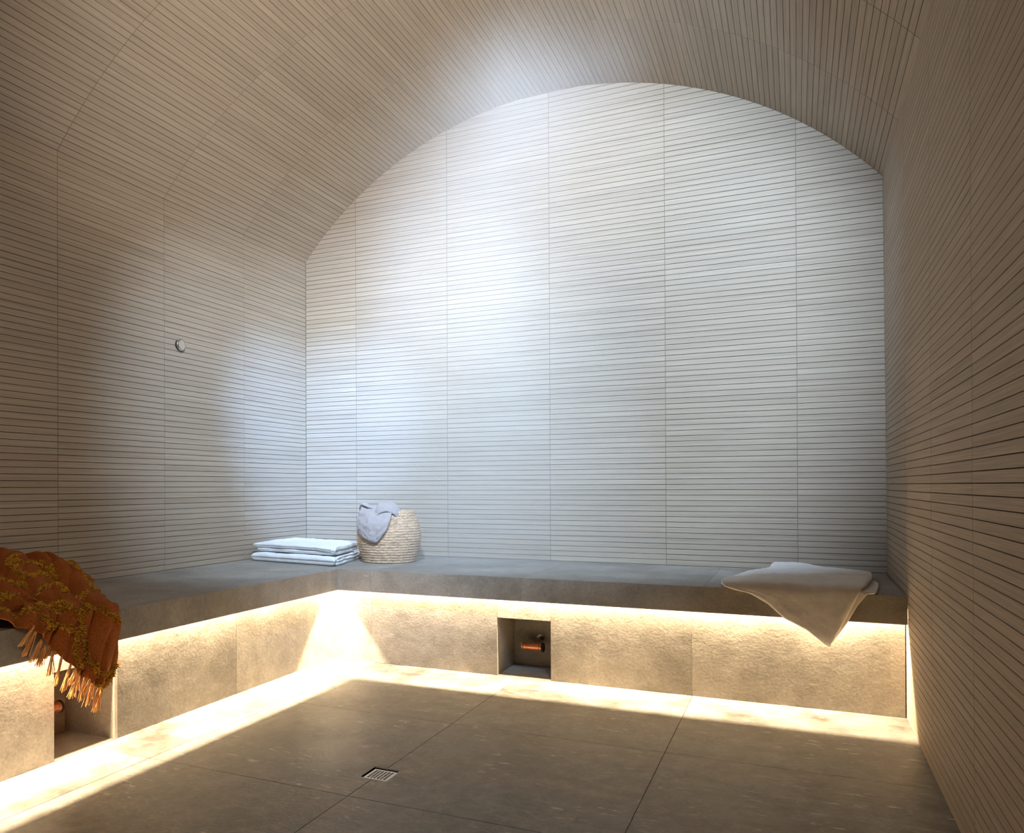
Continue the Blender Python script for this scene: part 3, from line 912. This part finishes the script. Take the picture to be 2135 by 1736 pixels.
# tassels along the hem: (root y, root z, tip y, tip z)
TAS = [(-2.614, .473, -2.640, .420), (-2.600, .456, -2.622, .387), (-2.574, .422, -2.591, .363), (-2.562, .402, -2.574, .345), (-2.545, .400, -2.553, .362),
       (-2.534, .380, -2.542, .310), (-2.508, .363, -2.513, .274), (-2.475, .330, -2.485, .248), (-2.457, .313, -2.462, .262), (-2.446, .300, -2.454, .220),
       (-2.430, .284, -2.436, .238), (-2.417, .272, -2.428, .202), (-2.403, .264, -2.413, .219), (-2.390, .255, -2.399, .180), (-2.380, .246, -2.384, .199),
       (-2.364, .235, -2.368, .156), (-2.348, .230, -2.354, .150)]
TASM = yarn('peach_tassel_yarn', (0.40, 0.17, 0.055), (0.72, 0.40, 0.17))
for (y0, z0, y1, z1) in TAS:
    mb = MB()
    w0 = DL + LF + (HB - z0)
    x0 = DL + float(throw_h(np.array(y0), np.array(w0))) - 0.002
    x1 = DL + 0.012 + RT.uniform(0, 0.010)
    L_ = z0 - z1
    for q in range(16):
        ox, oy = RT.gauss(0, .0042), RT.gauss(0, .0060)
        kx = RT.uniform(-.003, .003)
        pts = []
        for t in (0, .12, .3, .55, .8, 1.0 + RT.uniform(-.08, .06)):
            sp = 0.25 if t < .05 else (0.35 if t < .2 else 0.35 + 0.65 * (t - .12) / .88)
            pts.append((x0 + (x1 - x0) * t + ox * sp + kx * math.sin(6 * t), y0 + (y1 - y0) * t + oy * sp + kx * math.sin(8 * t + q), z0 + .004 - (L_ + .004) * t))
        mb.tube(pts, 0.0013, 4, tone=RT.random())
    mb.tube([(x0, y0, z0 + .006), (x0 + (x1-x0)*.1, y0 + (y1-y0)*.1, z0 - L_ * .1)], [0.0032, 0.0040], 7, tone=.3)
    o = mb.build('tassel', TASM, smooth=True)
    reparent_keep(o, throw)

# ------------------------------------------------------------------ steam
def steam():
    m = bpy.data.materials.new('steam'); m.use_nodes = True
    nt = m.node_tree; nt.nodes.clear(); L = nt.links.new
    out = nt.nodes.new('ShaderNodeOutputMaterial')
    sc = nt.nodes.new('ShaderNodeVolumeScatter')
    sc.inputs['Color'].default_value = (0.97, 0.98, 1.0, 1); sc.inputs['Anisotropy'].default_value = -0.4
    L(sc.outputs[0], out.inputs['Volume'])
    tc = nt.nodes.new('ShaderNodeTexCoord').outputs['Object']
    n = noise(nt, mapping(nt, tc, (1.1, 1.1, 0.6)), 1.0, 2, 0.5)
    r = ramp(nt, [(0.38, 0.0), (0.70, 1.0)]); L(n.outputs[0], r.inputs[0])
    # plume rising from the outlet in the back riser, thinning sideways
    sx = nt.nodes.new('ShaderNodeSeparateXYZ'); L(tc, sx.inputs[0])
    dx = math_(nt, 'SUBTRACT', sx.outputs[0], 1.55)
    dx2 = math_(nt, 'MULTIPLY', math_(nt, 'MULTIPLY', dx, dx), 1.6)
    dy = math_(nt, 'ADD', sx.outputs[1], 0.62)
    dy2 = math_(nt, 'MULTIPLY', math_(nt, 'MULTIPLY', dy, dy), 3.0)
    fall = math_(nt, 'SUBTRACT', 1.0, math_(nt, 'ADD', dx2, dy2), True)
    d = math_(nt, 'MULTIPLY', math_(nt, 'ADD', math_(nt, 'MULTIPLY', r.outputs[0], 0.75), 0.25), fall)
    L(math_(nt, 'MULTIPLY', d, STEAM_D), sc.inputs['Density'])
    return m
STEAM_D = 0.36
mb = MB(); mb.box(0.02, W - 0.03, -1.25, -0.012, HB + 0.004, 3.0)
st = mb.build('steam', steam())
setp(st, 'thin drifting white steam hanging before the back wall above the bench', 'steam', kind='stuff')
